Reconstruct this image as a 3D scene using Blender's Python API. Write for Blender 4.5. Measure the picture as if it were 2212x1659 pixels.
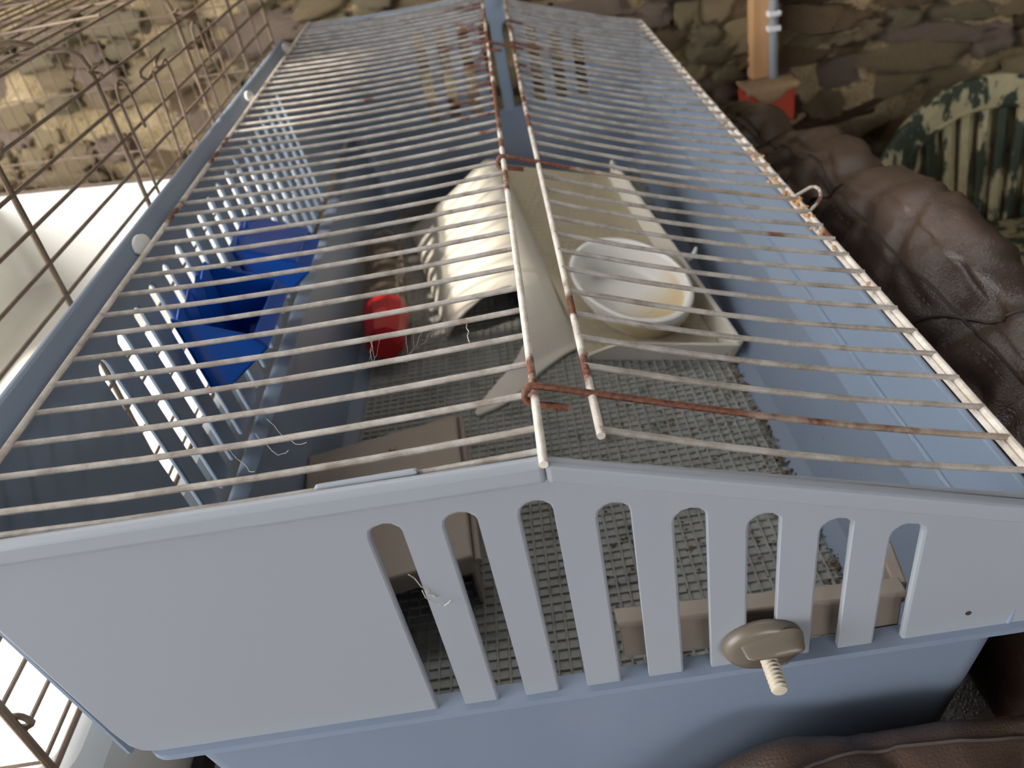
import bpy, bmesh, math, random
from mathutils import Vector, Matrix, noise

# ------------------------------------------------------------------ units
S = 0.024            # one cage-wire pitch = 24 mm; all coordinates below are in pitches
for o in list(bpy.data.objects):
    bpy.data.objects.remove(o)
scene = bpy.context.scene
col = scene.collection
R = random.Random(7)

# ------------------------------------------------------------------ camera
cd = bpy.data.cameras.new('camera')
cam = bpy.data.objects.new('camera', cd)
col.objects.link(cam)
scene.camera = cam
cd.sensor_width = 36.0
cd.lens = 1807.648 / 2212 * 36.0
cd.clip_start = 0.01
cx = Vector((0.98465, -0.05362, -0.16617))
cy = -Vector((-0.16733, -0.56146, -0.81041))
cz = -Vector((-0.04985, 0.82577, -0.56179))
m = Matrix((cx, cy, cz)).transposed().to_4x4()
m.translation = Vector((0.3755, -11.0721, 8.4520)) * S
cam.matrix_world = m
cd.dof.use_dof = True
cd.dof.focus_distance = 16.5 * S
cd.dof.aperture_fstop = 12.0

# ------------------------------------------------------------------ light and exposure
w = bpy.data.worlds.new('world')
scene.world = w
w.use_nodes = True
bg = w.node_tree.nodes['Background']
bg.inputs[0].default_value = (0.985, 0.985, 1.0, 1)
bg.inputs[1].default_value = 8.2
sd = bpy.data.lights.new('sun', 'SUN')
sd.energy = 6.4
sd.angle = math.radians(1.8)
sd.color = (1.0, 0.93, 0.82)
sun = bpy.data.objects.new('sun', sd)
col.objects.link(sun)
SUN = Vector((0.52, 0.20, -0.83)).normalized()
sun.rotation_euler = (-SUN).to_track_quat('Z', 'Y').to_euler()
vs = scene.view_settings
vs.view_transform = 'Standard'
vs.look = 'None'
vs.gamma = 1.0
vs.use_curve_mapping = False
vs.exposure = 0.16

# ------------------------------------------------------------------ materials
def srgb(r, g, b):
    def f(c):
        c /= 255.0
        return c / 12.92 if c <= 0.04045 else ((c + 0.055) / 1.055) ** 2.4
    return (f(r), f(g), f(b), 1)

class NT:
    def __init__(s, name):
        s.m = bpy.data.materials.new(name)
        s.m.use_nodes = True
        s.n = s.m.node_tree.nodes
        s.l = s.m.node_tree.links
        s.b = s.n['Principled BSDF']
    def new(s, t, **kw):
        n = s.n.new(t)
        for k, v in kw.items():
            if k in n.inputs.keys():
                n.inputs[k].default_value = v
            else:
                setattr(n, k, v)
        return n
    def link(s, a, b):
        s.l.new(a, b)
    def coord(s, rand=0.0):
        tc = s.new('ShaderNodeTexCoord')
        if not rand:
            return tc.outputs['Object']
        oi = s.new('ShaderNodeObjectInfo')
        mu = s.new('ShaderNodeMath', operation='MULTIPLY')
        mu.inputs[1].default_value = rand
        s.link(oi.outputs['Random'], mu.inputs[0])
        ad = s.new('ShaderNodeVectorMath', operation='ADD')
        s.link(tc.outputs['Object'], ad.inputs[0])
        s.link(mu.outputs[0], ad.inputs[1])
        return ad.outputs[0]
    def noise(s, vec, scale, detail=4, rough=0.55, dist=0.0):
        n = s.new('ShaderNodeTexNoise')
        n.inputs['Scale'].default_value = scale
        n.inputs['Detail'].default_value = detail
        n.inputs['Roughness'].default_value = rough
        n.inputs['Distortion'].default_value = dist
        s.link(vec, n.inputs['Vector'])
        return n.outputs['Fac']
    def ramp(s, fac, stops):
        r = s.new('ShaderNodeValToRGB')
        e = r.color_ramp.elements
        while len(e) < len(stops):
            e.new(0.5)
        for i, (p, c) in enumerate(stops):
            e[i].position = p
            e[i].color = c if len(c) == 4 else (*c, 1)
        s.link(fac, r.inputs[0])
        return r.outputs[0]
    def mix(s, fac, a, b, mode='MIX'):
        x = s.new('ShaderNodeMix', data_type='RGBA', blend_type=mode)
        for v, i in ((fac, 0), (a, 6), (b, 7)):
            if hasattr(v, 'is_output'):
                s.link(v, x.inputs[i])
            else:
                x.inputs[i].default_value = v
        return x.outputs[2]
    def bump(s, h, strength=0.3, dist=0.001):
        b = s.new('ShaderNodeBump')
        b.inputs['Strength'].default_value = strength
        b.inputs['Distance'].default_value = dist
        s.link(h, b.inputs['Height'])
        s.link(b.outputs[0], s.b.inputs['Normal'])
    def base(s, c):
        if hasattr(c, 'is_output'):
            s.link(c, s.b.inputs['Base Color'])
        else:
            s.b.inputs['Base Color'].default_value = c
    def set(s, rough=0.5, metal=0.0, spec=0.5, **kw):
        s.b.inputs['Roughness'].default_value = rough
        s.b.inputs['Metallic'].default_value = metal
        s.b.inputs['Specular IOR Level'].default_value = spec
        for k, v in kw.items():
            s.b.inputs[k].default_value = v
        return s.m

BLK = (0, 0, 0, 1)
WHT = (1, 1, 1, 1)

def plastic(name, c, rough=0.4, dirt=0.25, dirtcol=srgb(120, 105, 85), sc=30, spec=0.5, **kw):
    t = NT(name)
    v = t.coord()
    n1 = t.noise(v, sc, 6, 0.65)
    n2 = t.noise(v, sc * 14, 3, 0.6)
    f1 = t.ramp(n1, [(0.50, BLK), (0.78, (dirt, dirt, dirt, 1))])
    c1 = t.mix(f1, c, dirtcol)
    f2 = t.ramp(n2, [(0.68, BLK), (0.74, (dirt * 1.2,) * 3 + (1,))])
    c2 = t.mix(f2, c1, dirtcol)
    t.base(c2)
    t.bump(n2, 0.08, 0.0004)
    return t.set(rough, 0, spec, **kw)

def coated_wire(name, rust=0.42, base=srgb(196, 188, 176), dust=srgb(140, 126, 108), ridge=0.0, ya=6, yb=20):
    t = NT(name)
    v = t.coord(3.0)
    n = t.noise(v, 15, 5, 0.6)
    d = t.noise(v, 55, 5, 0.7)
    f = t.noise(v, 420, 3, 0.6)
    c = t.mix(t.ramp(d, [(0.40, BLK), (0.70, WHT)]), base, dust)
    r = t.mix(t.ramp(f, [(0.35, BLK), (0.65, WHT)]), srgb(78, 46, 34), srgb(134, 82, 54))
    if ridge:
        ge = t.new('ShaderNodeNewGeometry')
        sp = t.new('ShaderNodeSeparateXYZ')
        t.link(ge.outputs['Position'], sp.inputs[0])
        ab = t.new('ShaderNodeMath', operation='ABSOLUTE')
        t.link(sp.outputs[0], ab.inputs[0])
        m1 = t.new('ShaderNodeMapRange')
        m1.inputs[1].default_value = 3.2 * S
        m1.inputs[2].default_value = 0.2 * S
        t.link(ab.outputs[0], m1.inputs[0])
        m2 = t.new('ShaderNodeMapRange')
        m2.inputs[1].default_value = ya * S
        m2.inputs[2].default_value = yb * S
        t.link(sp.outputs[1], m2.inputs[0])
        mm = t.new('ShaderNodeMath', operation='MULTIPLY')
        t.link(m1.outputs[0], mm.inputs[0])
        t.link(m2.outputs[0], mm.inputs[1])
        ma = t.new('ShaderNodeMath', operation='MULTIPLY_ADD')
        ma.inputs[1].default_value = ridge
        t.link(mm.outputs[0], ma.inputs[0])
        t.link(n, ma.inputs[2])
        n = ma.outputs[0]
    c = t.mix(t.ramp(n, [(1 - rust, BLK), (1 - rust + 0.06, WHT)]), c, r)
    t.base(c)
    t.bump(f, 0.5, 0.0007)
    return t.set(0.62)

M = {}
M['blue'] = plastic('pale_blue_plastic', srgb(132, 147, 165), 0.36, 0.10, srgb(120, 125, 128), 16)
M['tub'] = plastic('tub_blue_plastic', srgb(121, 133, 150), 0.38, 0.14, srgb(150, 150, 150), 22)
M['panel'] = plastic('panel_plastic', srgb(148, 153, 159), 0.34, 0.08, srgb(150, 145, 138), 14)
M['floor_grey'] = plastic('grey_floor_plastic', srgb(150, 150, 144), 0.6, 0.7, srgb(74, 64, 52), 40)
M['white_wire'] = coated_wire('white_coated_wire', 0.36, srgb(178, 171, 162), srgb(126, 115, 103), 0.16)
M['rod'] = coated_wire('coated_rod', 0.42, srgb(232, 224, 212), srgb(186, 172, 154), 0.17)
M['rusty'] = coated_wire('rusty_wire', 0.44, srgb(170, 154, 138), srgb(128, 110, 92), 0.27, -40, -30)
M['brown_wire'] = coated_wire('brown_dusty_wire', 0.12, srgb(112, 92, 72), srgb(86, 68, 52))
M['cream'] = plastic('cream_plastic', srgb(212, 205, 190), 0.38, 0.12, srgb(150, 130, 100), 30)
M['tray'] = plastic('ramp_plastic', srgb(182, 170, 144), 0.5, 0.25, srgb(120, 98, 66), 40)
M['taupe'] = plastic('taupe_plastic', srgb(140, 127, 114), 0.42, 0.20, srgb(100, 86, 72), 40)
M['knob'] = plastic('knob_plastic', srgb(104, 95, 83), 0.34, 0.10, srgb(90, 80, 66), 60)
M['screw'] = plastic('screw_plastic', srgb(190, 180, 160), 0.4, 0.15, srgb(120, 108, 90), 60)
M['navy'] = plastic('bright_blue_plastic', srgb(16, 86, 186), 0.22, 0.05, srgb(40, 60, 90), 30)
M['red'] = plastic('red_plastic', srgb(178, 22, 30), 0.35, 0.10, srgb(70, 20, 20), 50)
M['white_tub'] = plastic('white_tub_plastic', srgb(222, 220, 212), 0.4, 0.25, srgb(176, 164, 130), 6)
M['grey_pipe'] = plastic('grey_pipe', srgb(142, 146, 150), 0.4, 0.2, srgb(170, 160, 140), 50)
M['white_clip'] = plastic('white_clip', srgb(235, 235, 232), 0.4, 0.05)
M['red_box'] = plastic('dusty_red', srgb(206, 74, 50), 0.6, 0.3, srgb(150, 110, 80), 40)
M['dark'] = plastic('dark_floor', srgb(52, 46, 42), 0.9, 0.5, srgb(30, 26, 22), 4)

t = NT('bowl_plastic')
v = t.coord()
n = t.noise(v, 60, 4, 0.6)
sx = t.new('ShaderNodeSeparateXYZ')
t.link(v, sx.inputs[0])
# yellow water stain low in the bowl on its downhill side
mr = t.new('ShaderNodeMapRange')
mr.inputs[1].default_value = 0.0
mr.inputs[2].default_value = 0.034
t.link(sx.outputs[0], mr.inputs[0])
mz = t.new('ShaderNodeMapRange')
mz.inputs[1].default_value = 0.030
mz.inputs[2].default_value = 0.024
t.link(sx.outputs[2], mz.inputs[0])
mu = t.new('ShaderNodeMath', operation='MULTIPLY')
t.link(mr.outputs[0], mu.inputs[0])
t.link(mz.outputs[0], mu.inputs[1])
mu2 = t.new('ShaderNodeMath', operation='MULTIPLY')
mu2.inputs[1].default_value = 0.75
t.link(mu.outputs[0], mu2.inputs[0])
c = t.mix(mu2.outputs[0], srgb(228, 225, 216), srgb(206, 178, 118))
c = t.mix(t.ramp(n, [(0.66, BLK), (0.74, (0.3, 0.3, 0.3, 1))]), c, srgb(140, 120, 90))
t.base(c)
M['bowl'] = t.set(0.32)

t = NT('clear_bottle')
t.base(srgb(190, 170, 150))
M['bottle'] = t.set(0.12, 0, 0.5, **{'Transmission Weight': 0.85, 'IOR': 1.2})

t = NT('leather')
v = t.coord()
big = t.noise(v, 8, 4, 0.6)
vo = t.new('ShaderNodeTexVoronoi', feature='DISTANCE_TO_EDGE')
vo.inputs['Scale'].default_value = 420
t.link(v, vo.inputs['Vector'])
f = t.noise(v, 90, 5, 0.7)
c = t.mix(t.ramp(big, [(0.35, BLK), (0.7, WHT)]), srgb(56, 43, 36), srgb(84, 66, 55))
c = t.mix(t.ramp(f, [(0.62, BLK), (0.8, (0.5, 0.5, 0.5, 1))]), c, srgb(140, 118, 96))
t.base(c)
ad = t.new('ShaderNodeMath', operation='ADD')
t.link(vo.outputs['Distance'], ad.inputs[0])
t.link(f, ad.inputs[1])
t.bump(ad.outputs[0], 0.35, 0.0012)
M['leather'] = t.set(0.36, 0, 0.5)
t = NT('stitch_thread')
t.base(srgb(104, 88, 74))
M['stitch'] = t.set(0.8)
t = NT('leather_seam')
t.base(srgb(50, 38, 31))
M['seam'] = t.set(0.55)

def stone_mat(name, a, b, sc=26):
    t = NT(name)
    v = t.coord(2.0)
    n1 = t.noise(v, sc, 8, 0.7, 0.4)
    n2 = t.noise(v, sc * 5, 6, 0.7)
    c = t.mix(t.ramp(n1, [(0.32, BLK), (0.68, WHT)]), a, b)
    c = t.mix(t.ramp(n2, [(0.30, (0.75, 0.75, 0.75, 1)), (0.48, BLK)]), c, srgb(58, 44, 30))
    t.base(c)
    t.bump(n2, 1.0, 0.012)
    return t.set(0.92, 0, 0.2)
STONES = [stone_mat('stone_ochre', srgb(196, 172, 126), srgb(232, 212, 170)),
          stone_mat('stone_tan', srgb(172, 148, 114), srgb(220, 198, 158)),
          stone_mat('stone_brown', srgb(150, 122, 92), srgb(198, 170, 134)),
          stone_mat('stone_dark', srgb(102, 84, 67), srgb(158, 132, 104)),
          stone_mat('stone_lichen', srgb(160, 148, 118), srgb(206, 188, 150)),
          stone_mat('stone_pink', srgb(166, 146, 132), srgb(206, 182, 158))]
M['mortar'] = stone_mat('mortar', srgb(190, 164, 120), srgb(232, 208, 164), 34)

t = NT('peeling_paint')
v = t.coord()
mp = t.new('ShaderNodeMapping')
mp.inputs['Scale'].default_value = (1, 1, 0.38)
t.link(v, mp.inputs[0])
n = t.noise(mp.outputs[0], 26, 8, 0.62, 0.3)
g = t.noise(v, 60, 5, 0.6)
c1 = t.mix(g, srgb(150, 138, 100), srgb(196, 186, 150))
c2 = t.mix(g, srgb(34, 44, 34), srgb(62, 72, 54))
k = t.ramp(n, [(0.47, BLK), (0.50, WHT)])
t.base(t.mix(k, c1, c2))
t.bump(k, 0.5, 0.0008)
M['peel'] = t.set(0.55)

t = NT('wood')
v = t.coord()
mp = t.new('ShaderNodeMapping')
mp.inputs['Scale'].default_value = (1, 1, 0.08)
t.link(v, mp.inputs[0])
n = t.noise(mp.outputs[0], 90, 6, 0.6, 0.6)
t.base(t.mix(n, srgb(178, 132, 86), srgb(214, 170, 122)))
M['wood'] = t.set(0.7)
t = NT('dust_clump')
v = t.coord()
n = t.noise(v, 90, 6, 0.7)
t.base(t.mix(n, srgb(52, 40, 30), srgb(140, 118, 90)))
M['debris'] = t.set(0.95)
t = NT('plaster_dust')
v = t.coord()
n = t.noise(v, 80, 6, 0.7)
t.base(t.mix(n, srgb(150, 120, 88), srgb(190, 160, 124)))
t.bump(n, 0.8, 0.004)
M['dusty'] = t.set(0.95)
t = NT('cobweb')
t.base(srgb(190, 184, 172))
M['web'] = t.set(0.8)

# ------------------------------------------------------------------ mesh helpers
class MB:
    def __init__(s):
        s.v = []
        s.f = []
    def add(s, vs, fs):
        o = len(s.v)
        s.v += [Vector(p) for p in vs]
        s.f += [tuple(i + o for i in f) for f in fs]
    def box(s, lo, hi, mat=None):
        (a, b, c), (d, e, f) = lo, hi
        vs = [(a, b, c), (d, b, c), (d, e, c), (a, e, c), (a, b, f), (d, b, f), (d, e, f), (a, e, f)]
        if mat:
            vs = [mat @ Vector(p) for p in vs]
        s.add(vs, [(0, 3, 2, 1), (4, 5, 6, 7), (0, 1, 5, 4), (1, 2, 6, 5), (2, 3, 7, 6), (3, 0, 4, 7)])
    def hexa(s, p):
        s.add(p, [(0, 3, 2, 1), (4, 5, 6, 7), (0, 1, 5, 4), (1, 2, 6, 5), (2, 3, 7, 6), (3, 0, 4, 7)])
    def tube(s, pts, r, n=8, closed=False):
        pts = [Vector(p) for p in pts]
        rings = []
        N = len(pts)
        up = None
        for i, p in enumerate(pts):
            if closed:
                d = pts[(i + 1) % N] - pts[i - 1]
            else:
                d = pts[min(i + 1, N - 1)] - pts[max(i - 1, 0)]
            d.normalize()
            if up is None:
                up = Vector((0, 0, 1)) if abs(d.z) < 0.9 else Vector((1, 0, 0))
            a = d.cross(up).normalized()
            b = a.cross(d).normalized()
            up = b
            rr = r[i] if isinstance(r, (list, tuple)) else r
            rings.append([p + (a * math.cos(k * 2 * math.pi / n) + b * math.sin(k * 2 * math.pi / n)) * rr for k in range(n)])
        vs = [q for g in rings for q in g]
        fs = []
        for i in range(N if closed else N - 1):
            j = (i + 1) % N
            for k in range(n):
                fs.append((i * n + k, i * n + (k + 1) % n, j * n + (k + 1) % n, j * n + k))
        if not closed:
            fs.append(tuple(range(n))[::-1])
            fs.append(tuple((N - 1) * n + k for k in range(n)))
        s.add(vs, fs)
    def rings(s, rings, cap0=True, cap1=True):
        n = len(rings[0])
        vs = [q for g in rings for q in g]
        fs = []
        for i in range(len(rings) - 1):
            for k in range(n):
                fs.append((i * n + k, i * n + (k + 1) % n, (i + 1) * n + (k + 1) % n, (i + 1) * n + k))
        if cap0:
            fs.append(tuple(range(n))[::-1])
        if cap1:
            fs.append(tuple((len(rings) - 1) * n + k for k in range(n)))
        s.add(vs, fs)
    def grid(s, P):
        h, wd = len(P), len(P[0])
        s.add([q for r in P for q in r],
              [(i * wd + j, i * wd + j + 1, (i + 1) * wd + j + 1, (i + 1) * wd + j) for i in range(h - 1) for j in range(wd - 1)])
    def slab(s, poly, fn, t):
        """extrude a 2-D outline: fn(u, v, d) -> point, d = 0 or t"""
        n = len(poly)
        vs = [fn(u, v, 0) for u, v in poly] + [fn(u, v, t) for u, v in poly]
        fs = [tuple(range(n)), tuple(range(2 * n - 1, n - 1, -1))]
        fs += [(i, i + n, (i + 1) % n + n, (i + 1) % n) for i in range(n)]
        s.add(vs, fs)
    def build(s, name, mat, parent=None, smooth=False, bevel=0, seg=2, solid=0, sub=0, angle=35, origin=None, tri=False):
        o0 = Vector(origin) if origin is not None else Vector((0, 0, 0))
        me = bpy.data.meshes.new(name)
        me.from_pydata([(p - o0) * S for p in s.v], [], s.f)
        bm = bmesh.new()
        bm.from_mesh(me)
        big = [f for f in bm.faces if len(f.verts) > 4]
        if big and tri:
            bmesh.ops.triangulate(bm, faces=big)
        bmesh.ops.recalc_face_normals(bm, faces=bm.faces)
        if smooth:
            for f in bm.faces:
                f.smooth = True
            a = math.radians(angle)
            for e in bm.edges:
                if len(e.link_faces) == 2 and e.calc_face_angle(0) > a:
                    e.smooth = False
        bm.to_mesh(me)
        bm.free()
        me.materials.append(M[mat] if isinstance(mat, str) else mat)
        o = bpy.data.objects.new(name, me)
        col.objects.link(o)
        if solid:
            k = o.modifiers.new('solid', 'SOLIDIFY')
            k.thickness = solid * S
            k.offset = 0
        if bevel:
            k = o.modifiers.new('bevel', 'BEVEL')
            k.width = bevel * S
            k.segments = seg
            k.limit_method = 'ANGLE'
            k.angle_limit = math.radians(40)
            k.harden_normals = False
        if sub:
            k = o.modifiers.new('sub', 'SUBSURF')
            k.levels = sub
            k.render_levels = sub
        # all parts keep world coordinates: child location is relative to its parent's world location
        o.location = o0 * S
        if parent is not None:
            put(o, parent)
        return o

WORLD = {}
def wloc(o):
    return WORLD.get(o.name, Vector(o.location))
def put(o, parent):
    wl = Vector(o.location)
    o.parent = parent
    o.location = wl - wloc(parent)
    WORLD[o.name] = wl
def empty(name, loc, label, cat, group=None):
    o = bpy.data.objects.new(name, None)
    o.empty_display_size = 0.02
    col.objects.link(o)
    o.location = Vector(loc) * S
    tag(o, label, cat, group)
    WORLD[o.name] = Vector(o.location)
    return o
def tag(o, label=None, cat=None, group=None, kind=None):
    if label: o['label'] = label
    if cat: o['category'] = cat
    if group: o['group'] = group
    if kind: o['kind'] = kind
    return o
def lerp(a, b, t):
    return a + (b - a) * t
def nz(x, y, z, sc=1.0):
    return noise.noise(Vector((x, y, z)) * sc)

# ================================================================== SETTING
# rubble stone wall behind the cages
YW = 47.0
mb = MB()
P = []
for i in range(52):
    row = []
    for j in range(92):
        x = -82 + j * 1.45
        z = -32 + i * 1.5
        row.append((x, YW - 0.25 + 0.9 * nz(x, 0, z, 0.35) + 0.7 * nz(x, 3, z, 1.1), z))
    P.append(row)
mb.grid(P)
wall = mb.build('wall_back', 'mortar', smooth=True, angle=180)
tag(wall, kind='structure')

protos = []
for k in range(26):
    bm = bmesh.new()
    bmesh.ops.create_icosphere(bm, subdivisions=4, radius=1.0)
    rr = random.Random(100 + k)
    off = Vector((rr.random() * 50, rr.random() * 50, rr.random() * 50))
    for vv in bm.verts:
        p = vv.co.copy()
        q = Vector([math.copysign(abs(c) ** 0.7, c) for c in p])
        cr = noise.voronoi(q * 2.1 + off)[0]
        q *= 0.92 + 0.30 * noise.noise(q * 1.3 + off) + 0.34 * (cr[1] - cr[0]) - 0.10 + 0.16 * noise.noise(q * 4.2 + off) + 0.10 * noise.noise(q * 9.0 + off)
        cut = 0.62 + 0.25 * noise.noise(off * 1.3)
        if q.y < -cut:
            q.y = -cut - 0.15 * (abs(q.y) - cut)
        vv.co = q
    for f in bm.faces:
        f.smooth = True
    me = bpy.data.meshes.new('stone')
    bm.to_mesh(me)
    bm.free()
    mats = STONES
    me.materials.append(mats[k % 6])
    protos.append(me)
z = -19.0
row = 0
count = 0
while z < 9:
    h = R.uniform(1.1, 2.5)
    x = -42 + R.uniform(0, 3)
    while x < 46:
        wd = R.uniform(1.8, 4.2) if R.random() < 0.7 else R.uniform(4.5, 8.5)
        skip = R.random() < 0.10 or (x < 6 and z + h < -10) or (x + wd < 14 and z + h < -9)
        top = 6.0 if x < 5 else (1.5 if x < 20 else -3.0)
        if not skip and z < top + 2 and count < 290:
            if x + wd / 2 > 18 and R.random() < 0.62:
                pk = R.choice([2, 1, 8, 7, 3, 13, 1, 14, 5])
            else:
                pk = R.choice([0, 1, 4, 5, 6, 7, 10, 11, 12, 13, 16, 17, 18, 22, 2])
            o = bpy.data.objects.new('stone', protos[pk])
            col.objects.link(o)
            o.location = Vector((x + wd / 2, YW - 0.1 + R.uniform(-0.3, 0.3), z + h / 2 + R.uniform(-0.35, 0.35))) * S
            o.scale = (wd * 0.53 * S, R.uniform(0.8, 1.4) * S, h * 0.56 * S)
            o.rotation_euler = (R.uniform(-0.12, 0.12), R.uniform(-0.22, 0.22) + (math.pi if R.random() < 0.3 else 0), R.uniform(-0.1, 0.1))
            put(o, wall)
            count += 1
        x += wd * 0.97
    z += h * 0.95
    row += 1

mb = MB()
mb.box((-400, -300, -31), (48, 300, -30))
tag(mb.build('floor', 'dark'), kind='structure')
mb = MB()
mb.box((46, -64, -30), (47, 48, 62))
tag(mb.build('wall_right', 'dark'), kind='structure')
mb = MB()
for lo, hi in (((-58, -64, -30), (10, -63, 62)), ((44, -64, -30), (46, -63, 62)), ((10, -64, -30), (44, -63, 4)), ((10, -64, 28), (44, -63, 62))):
    mb.box(lo, hi)     # unseen opening added behind the viewer to brighten back wall and front panel
tag(mb.build('wall_front', 'dark'), kind='structure')
# unseen roof added to block the sun; holes aim patches at hut and tub
ZC = 56.0
def up(p, zc=ZC):
    p = Vector(p)
    return p - SUN * ((zc - p.z) / -SUN.z) * 1.0 if False else p + (-SUN) * ((zc - p.z) / (-SUN).z)
a = [up((-5.6, 22.2, -9.5)), up((-2.0, 33.4, -7.2))]
hx0, hx1 = min(q.x for q in a) - 2.2, max(q.x for q in a) + 0.3
hy0, hy1 = min(q.y for q in a), max(q.y for q in a) + 0.5
b = [up((-36, -3, -14.0)), up((-14.5, 34, -14.0))]
tx0, tx1 = b[0].x, b[1].x
ty0, ty1 = b[0].y, b[1].y
mb = MB()
X0, X1, Y0, Y1 = -80, 47, -64, 48
xs = sorted([X0, tx0, tx1, hx0, hx1, X1])
ys = sorted([Y0, ty0, ty1, hy0, hy1, Y1])
for i in range(5):
    for j in range(5):
        xm, ym = (xs[i] + xs[i + 1]) / 2, (ys[j] + ys[j + 1]) / 2
        if (hx0 < xm < hx1 and hy0 < ym < hy1) or (tx0 < xm < tx1 and ty0 < ym < ty1):
            continue
        mb.box((xs[i], ys[j], ZC), (xs[i + 1], ys[j + 1], ZC + 1))
tag(mb.build('sun_mask_ceiling', 'dark'), kind='structure')

# ================================================================== BLUE CAGE
cage = empty('pet_cage', (0, 20, -11.6), 'long pale blue plastic pet cage with slotted ends under two rusty wire lids', 'cage')
SR = 0.335                  # slope of the right-hand roof
def gable(x):
    return -0.05 + (-0.0157 * x if x < 0 else -SR * x)

def arc_top(x0, x1, zt, n=6):
    r = (x1 - x0) / 2
    return [((x0 + x1) / 2 - r * math.cos(math.pi * k / n), zt - r + r * math.sin(math.pi * k / n)) for k in range(n + 1)]

def comb_outline(left, right, slots, zb, sw, topfn, capfn):
    """outline with slots open at the bottom edge; slots = centre x list (ascending)"""
    pts = list(left)
    for c in slots:
        pts.append((c - sw / 2, zb))
        pts += arc_top(c - sw / 2, c + sw / 2, capfn(c))
        pts.append((c + sw / 2, zb))
    pts += list(right)
    pts += topfn
    return pts

# front panel
ZB = -6.48
slots = [-2.82 + 1.2745 * i for i in range(8)]
left = [(-11.0, -0.35), (-10.12, -1.9), (-9.72, -5.6), (-9.62, -6.1), (-9.42, -6.38), (-9.1, ZB)]
right = [(9.2, ZB), (9.45, -6.35), (9.55, -6.0), (9.9, -3.4)]
top = [(9.2, gable(9.2)), (0.25, gable(0.25)), (0, -0.03), (-0.25, gable(-0.25)), (-10.9, gable(-10.9))]
mb = MB()
fy = lambda z: -0.88 + 0.40 * (-z / 6.48)
mb.slab(comb_outline(left, right, slots, ZB, 0.56, top, lambda c: gable(c) - 0.86),
        lambda u, v, d: (u, fy(v) + d, v), 0.17)
mb.build('front_panel', 'panel', cage, bevel=0.055, seg=2, tri=True)
# raised rim along the gable
mb = MB()
for seg in ([(-10.9, gable(-10.9)), (0, -0.03)], [(0, -0.03), (9.2, gable(9.2))]):
    (x0, z0), (x1, z1) = seg
    mb.hexa([(x0, -1.0, z0 - 0.40), (x1, -1.0, z1 - 0.40), (x1, -0.72, z1 - 0.40), (x0, -0.72, z0 - 0.40),
             (x0, -0.98, z0 + 0.03), (x1, -0.98, z1 + 0.03), (x1, -0.72, z1 + 0.03), (x0, -0.72, z0 + 0.03)])
mb.build('panel_rim', 'panel', cage, bevel=0.09, seg=3)
mb = MB()
mb.hexa([(-3.75, -0.72, -0.06), (-2.0, -0.72, -0.06), (-2.0, -0.6, -0.06), (-3.75, -0.6, -0.06),
         (-3.72, -0.72, 0.06), (-2.03, -0.72, 0.06), (-2.03, -0.6, 0.06), (-3.72, -0.6, 0.06)])
mb.build('latch_tab', 'panel', cage, bevel=0.05, seg=2)
# back panel
bs = [-4.05 + 1.3 * i for i in range(8)]
left = [(-10.2, -0.5), (-9.7, -6.45)]
right = [(8.5, -6.55), (8.72, -3.5)]
top = [(8.6, gable(8.6)), (0, -0.03), (-10.2, gable(-10.2))]
mb = MB()
by = lambda z: 40.45 - 0.45 * (-z / 6.5)
mb.slab(comb_outline(left, right, bs, -6.6, 0.62, top, lambda c: gable(c) - 1.2), lambda u, v, d: (u, by(v) + d, v), 0.16)
mb.build('back_panel', 'blue', cage, bevel=0.05, seg=1, tri=True)
# left wall with vertical slots and its top flange
ls = [6.3 + 1.302 * i for i in range(19)]
mb = MB()
lx = lambda z: -9.62 - 0.105 * (z + 6.4)
mb.slab(comb_outline([(-0.8, 0.0), (-0.5, -6.4)], [(40.2, -6.4), (40.4, 0.0)], ls, -6.4, 0.54, [], lambda c: -0.72),
        lambda u, v, d: (lx(v) - d, u, v), 0.16)
mb.build('left_wall', 'blue', cage, bevel=0.045, seg=1, tri=True)
mb = MB()
prof = [(-10.20, -0.12), (-10.46, 0.50), (-10.52, 0.56), (-10.60, 0.56), (-10.68, 0.48), (-10.45, -0.12)]
mb.rings([[(x, y, z) for x, z in prof] for y in (-0.85, 10, 20, 30, 35.2)] + [[(lerp(x, -10.3, 0.5), 36.3, lerp(z, -0.12, 0.6)) for x, z in prof]])
mb.build('left_flange', 'blue', cage, bevel=0.03, seg=2)
for y in (10.9, 25.6, 34.6):
    mb = MB()
    mb.rings([[(-10.32 + off - 0.09 * k * math.cos(a * math.pi / 8), y + 0.5 * k * math.sin(a * math.pi / 8), 0.22 + 0.26 * k * math.cos(a * math.pi / 8)) for a in range(16)]
              for k, off in ((1.0, 0.0), (1.0, 0.07), (0.75, 0.11))])
    mb.build('flange_clip', 'white_clip', cage, smooth=True)
# right wall
mb = MB()
mb.slab([(-0.5, -6.5), (-0.55, -3.5), (40.4, -3.5), (40.1, -6.5)], lambda u, v, d: (8.42 + 0.10 * (v + 6.5) + d, u, v), 0.16)
mb.box((8.44, -0.4, -5.40), (8.6, 40.2, -5.2))
mb.build('right_wall', 'blue', cage, bevel=0.06, seg=2)
mb = MB()
mb.hexa([(8.25, -0.7, -3.45), (9.4, -0.7, -3.45), (9.4, 0.2, -3.45), (8.7, 0.2, -3.45),
         (8.25, -0.7, -3.25), (9.4, -0.7, -3.25), (9.4, 0.2, -3.25), (8.7, 0.2, -3.25)])
mb.build('corner_tab', 'blue', cage, bevel=0.05)
mb = MB()
mb.rings([[(7.62 + 0.06 * math.cos(a * math.pi / 6), fy(-5.9) + yy, -5.9 + 0.06 * math.sin(a * math.pi / 6)) for a in range(12)] for yy in (-0.012, 0.05)])
mb.build('pin_hole', 'dark', cage)
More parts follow.
